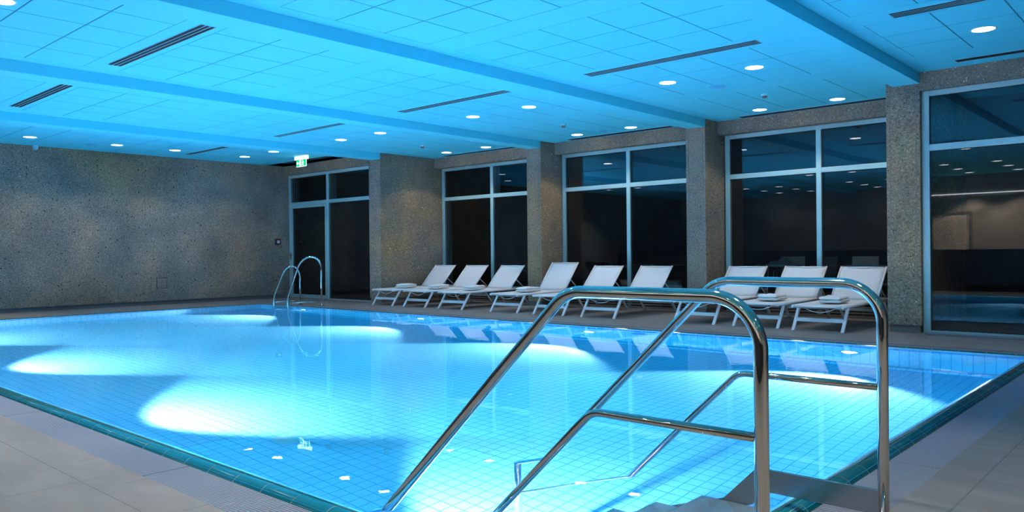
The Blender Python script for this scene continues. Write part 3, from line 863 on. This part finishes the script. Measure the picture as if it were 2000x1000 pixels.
# exit sign
e = empty('exit_sign', (-15.25, 9.9, ZC), label='glowing green and white emergency exit sign hanging from the ceiling by the far door', cat='exit sign')
b = MB(); b.box(-0.235, 0.235, -0.03, 0.03, -0.075, -0.0); b.obj('housing', M['signw'], e)
b = MB(); b.box(-0.2, 0.2, -0.006, 0.006, -0.235, -0.075); pnl = b.obj('panel', M['signg'], e)
g = MB(); yy0, yy1 = -0.0085, -0.006
g.box(-0.07, -0.015, yy0, yy1, -0.225, -0.085)                               # doorway
g.box(-0.2, 0.2, yy0, yy1, -0.238, -0.228); g.box(0.186, 0.2, yy0, yy1, -0.228, -0.08)
g.prism([(-0.185, -0.155), (-0.145, -0.115), (-0.145, -0.14), (-0.105, -0.14), (-0.105, -0.17), (-0.145, -0.17), (-0.145, -0.195)], 'y', yy0, yy1)
g.prism([(0.06 + 0.013 * math.cos(a), -0.1 + 0.013 * math.sin(a)) for a in [2 * math.pi * i / 12 for i in range(12)]], 'y', yy0, yy1)
g.prism([(0.04, -0.12), (0.075, -0.116), (0.07, -0.165), (0.045, -0.168)], 'y', yy0, yy1)
g.prism([(0.07, -0.12), (0.105, -0.145), (0.1, -0.152), (0.066, -0.132)], 'y', yy0, yy1)
g.prism([(0.045, -0.122), (0.015, -0.14), (0.02, -0.148), (0.05, -0.134)], 'y', yy0, yy1)
g.prism([(0.062, -0.162), (0.09, -0.185), (0.085, -0.218), (0.074, -0.218), (0.078, -0.19), (0.05, -0.17)], 'y', yy0, yy1)
g.prism([(0.047, -0.162), (0.04, -0.192), (0.012, -0.21), (0.008, -0.2), (0.028, -0.186), (0.035, -0.16)], 'y', yy0, yy1)
g.obj('pictogram', M['signw'], pnl)
# fire alarm call point, hatch, small plate on the stone wall
e = empty('fire_alarm_box', (WALLX, 10.58, 1.40), label='small dark red fire alarm call point on the stone wall beside the door', cat='alarm')
b = MB(); b.box(0, 0.045, -0.075, 0.075, -0.075, 0.075); bx_ = b.obj('box', M['red'], e, 0.008)
b = MB(); b.box(0.045, 0.048, -0.035, 0.035, -0.035, 0.035); b.obj('label_plate', M['paper'], bx_)
e = empty('wall_hatch', (WALLX, 7.7, 0.48), label='small square inspection hatch low on the stone wall', cat='hatch')
b = MB(); b.box(0, 0.006, -0.108, 0.108, -0.108, 0.108); b.obj('cover', M['stone'], e)
b = MB()
for a in ((-0.12, -0.11, -0.12, 0.12), (0.11, 0.12, -0.12, 0.12)): b.box(0, 0.004, a[0], a[1], a[2], a[3])
for a in ((-0.12, -0.11), (0.11, 0.12)): b.box(0, 0.004, -0.12, 0.12, a[0], a[1])
b.obj('surround', M['dark'], e)
# convector grille in the floor before the right window
e = empty('floor_grille', (-2.7, 10.62, 0), label='narrow black floor grille in front of the right-hand window', cat='floor grille')
b = MB(); b.box(0, 5.4, 0, 0.16, 0.001, 0.003); b.obj('tray', M['slot'], e)
b = MB()
for i in range(9): b.box(0, 5.4, 0.005 + 0.0185 * i, 0.012 + 0.0185 * i, 0.003, 0.006)
for i in range(90): b.box(0.06 * i, 0.06 * i + 0.006, 0, 0.16, 0.002, 0.005)
b.obj('bars', M['grate'], e)
# things on the rear wall, seen mirrored
dd = empty('door_2', (-6.1, NEARY, 0), kind='structure')
b = MB(); b.box(-0.5, 0.5, 0, 0.05, 0, 2.1); b.obj('leaf', M['ctan'], dd)
b = MB(); b.box(-0.58, -0.5, 0, 0.07, 0, 2.18); b.box(0.5, 0.58, 0, 0.07, 0, 2.18); b.box(-0.5, 0.5, 0, 0.07, 2.1, 2.18); b.obj('frame', M['plinth'], dd)
b = MB(); b.box(-7.2, 4.3, NEARY, NEARY + 0.03, 2.70, 2.725)
tag(b.obj('light_strip', M['strip']), 'thin white light strip along the rear wall, mirrored in the right window', 'light strip')

# ================================================================= TERRACE FURNITURE behind the fourth window
def chair(x, y, rz, label):
    e = empty('terrace_chair', (x, y, -0.02), rz, label, 'chair', 'chairs behind the fourth window'); e.scale = (1, 1, 1.06)
    b = MB(); b.box(-0.23, 0.23, -0.22, 0.22, 0.43, 0.46); b.obj('seat', M['ctan'], e, 0.01)
    b = MB(); b.hexa([(-0.23, 0.2, 0.46), (0.23, 0.2, 0.46), (-0.23, 0.225, 0.46), (0.23, 0.225, 0.46), (-0.23, 0.27, 0.9), (0.23, 0.27, 0.9), (-0.23, 0.29, 0.9), (0.23, 0.29, 0.9)]); b.obj('backrest', M['ctan'], e, 0.01)
    for s in (-1, 1):
        for yy in (-0.2, 0.2): MB().tube([(s * 0.22, yy * 1.1, 0), (s * 0.22, yy, 0.44)], 0.013, 8).obj('leg', M['white'], e)
        MB().tube(fillet([(s * 0.25, -0.2, 0.44), (s * 0.25, -0.2, 0.65), (s * 0.25, 0.23, 0.65)], [0.06]), 0.012, 8).obj('armrest', M['white'], e)
def table(x, y, label):
    e = empty('terrace_table', (x, y, -0.02), 0, label, 'table', 'tables behind the fourth window')
    b = MB(); b.lathe([(0.0001, 0.80), (0.35, 0.80), (0.35, 0.77), (0.0001, 0.77)], 0, 0, 0, 32); b.obj('tabletop', M['ctan'], e)
    for a in (45, 135, 225, 315):
        c_, s_ = math.cos(math.radians(a)), math.sin(math.radians(a))
        MB().tube([(0.32 * c_, 0.32 * s_, 0), (0.28 * c_, 0.28 * s_, 0.78)], 0.014, 8).obj('leg', M['white'], e)
table(-6.1, 14.35, 'round table with a crumpled cloth, dim behind the fourth window, left')
chair(-6.22, 14.95, 0.15, 'pale chair dim behind the glass, behind the table with the cloth')
chair(-5.45, 14.3, -1.75, 'pale armchair seen from the side, right of the table with the cloth')
table(-4.62, 14.3, 'bare table dim behind the glass in the right half of the fourth window')
chair(-4.85, 14.9, 0.1, 'pale chair behind the bare table, dim behind the glass')
chair(-4.12, 14.45, -0.6, 'pale chair right of the bare table, next to the broad pillar, behind the glass')
b = MB(); NX = 16
vs = []
for i in range(NX + 1):
    for j in range(NX + 1):
        u, v = i / NX * 2 - 1, j / NX * 2 - 1
        h = 0.008 + max(0, (1 - u * u) * (1 - v * v)) * (0.05 + 0.1 * abs(math.sin(3.1 * u + 1) * math.cos(2.3 * v)))
        vs.append((-6.1 + 0.27 * u, 14.3 + 0.22 * v, 0.78 + h))
b.add(vs, [(i * (NX + 1) + j, i * (NX + 1) + j + 1, (i + 1) * (NX + 1) + j + 1, (i + 1) * (NX + 1) + j) for i in range(NX) for j in range(NX)], 0, True)
o = b.obj('crumpled_cloth', M['towel']); sm = o.modifiers.new('thick', 'SOLIDIFY'); sm.thickness = 0.008
tag(o, 'crumpled cloth lying on the left table behind the glass', 'cloth')
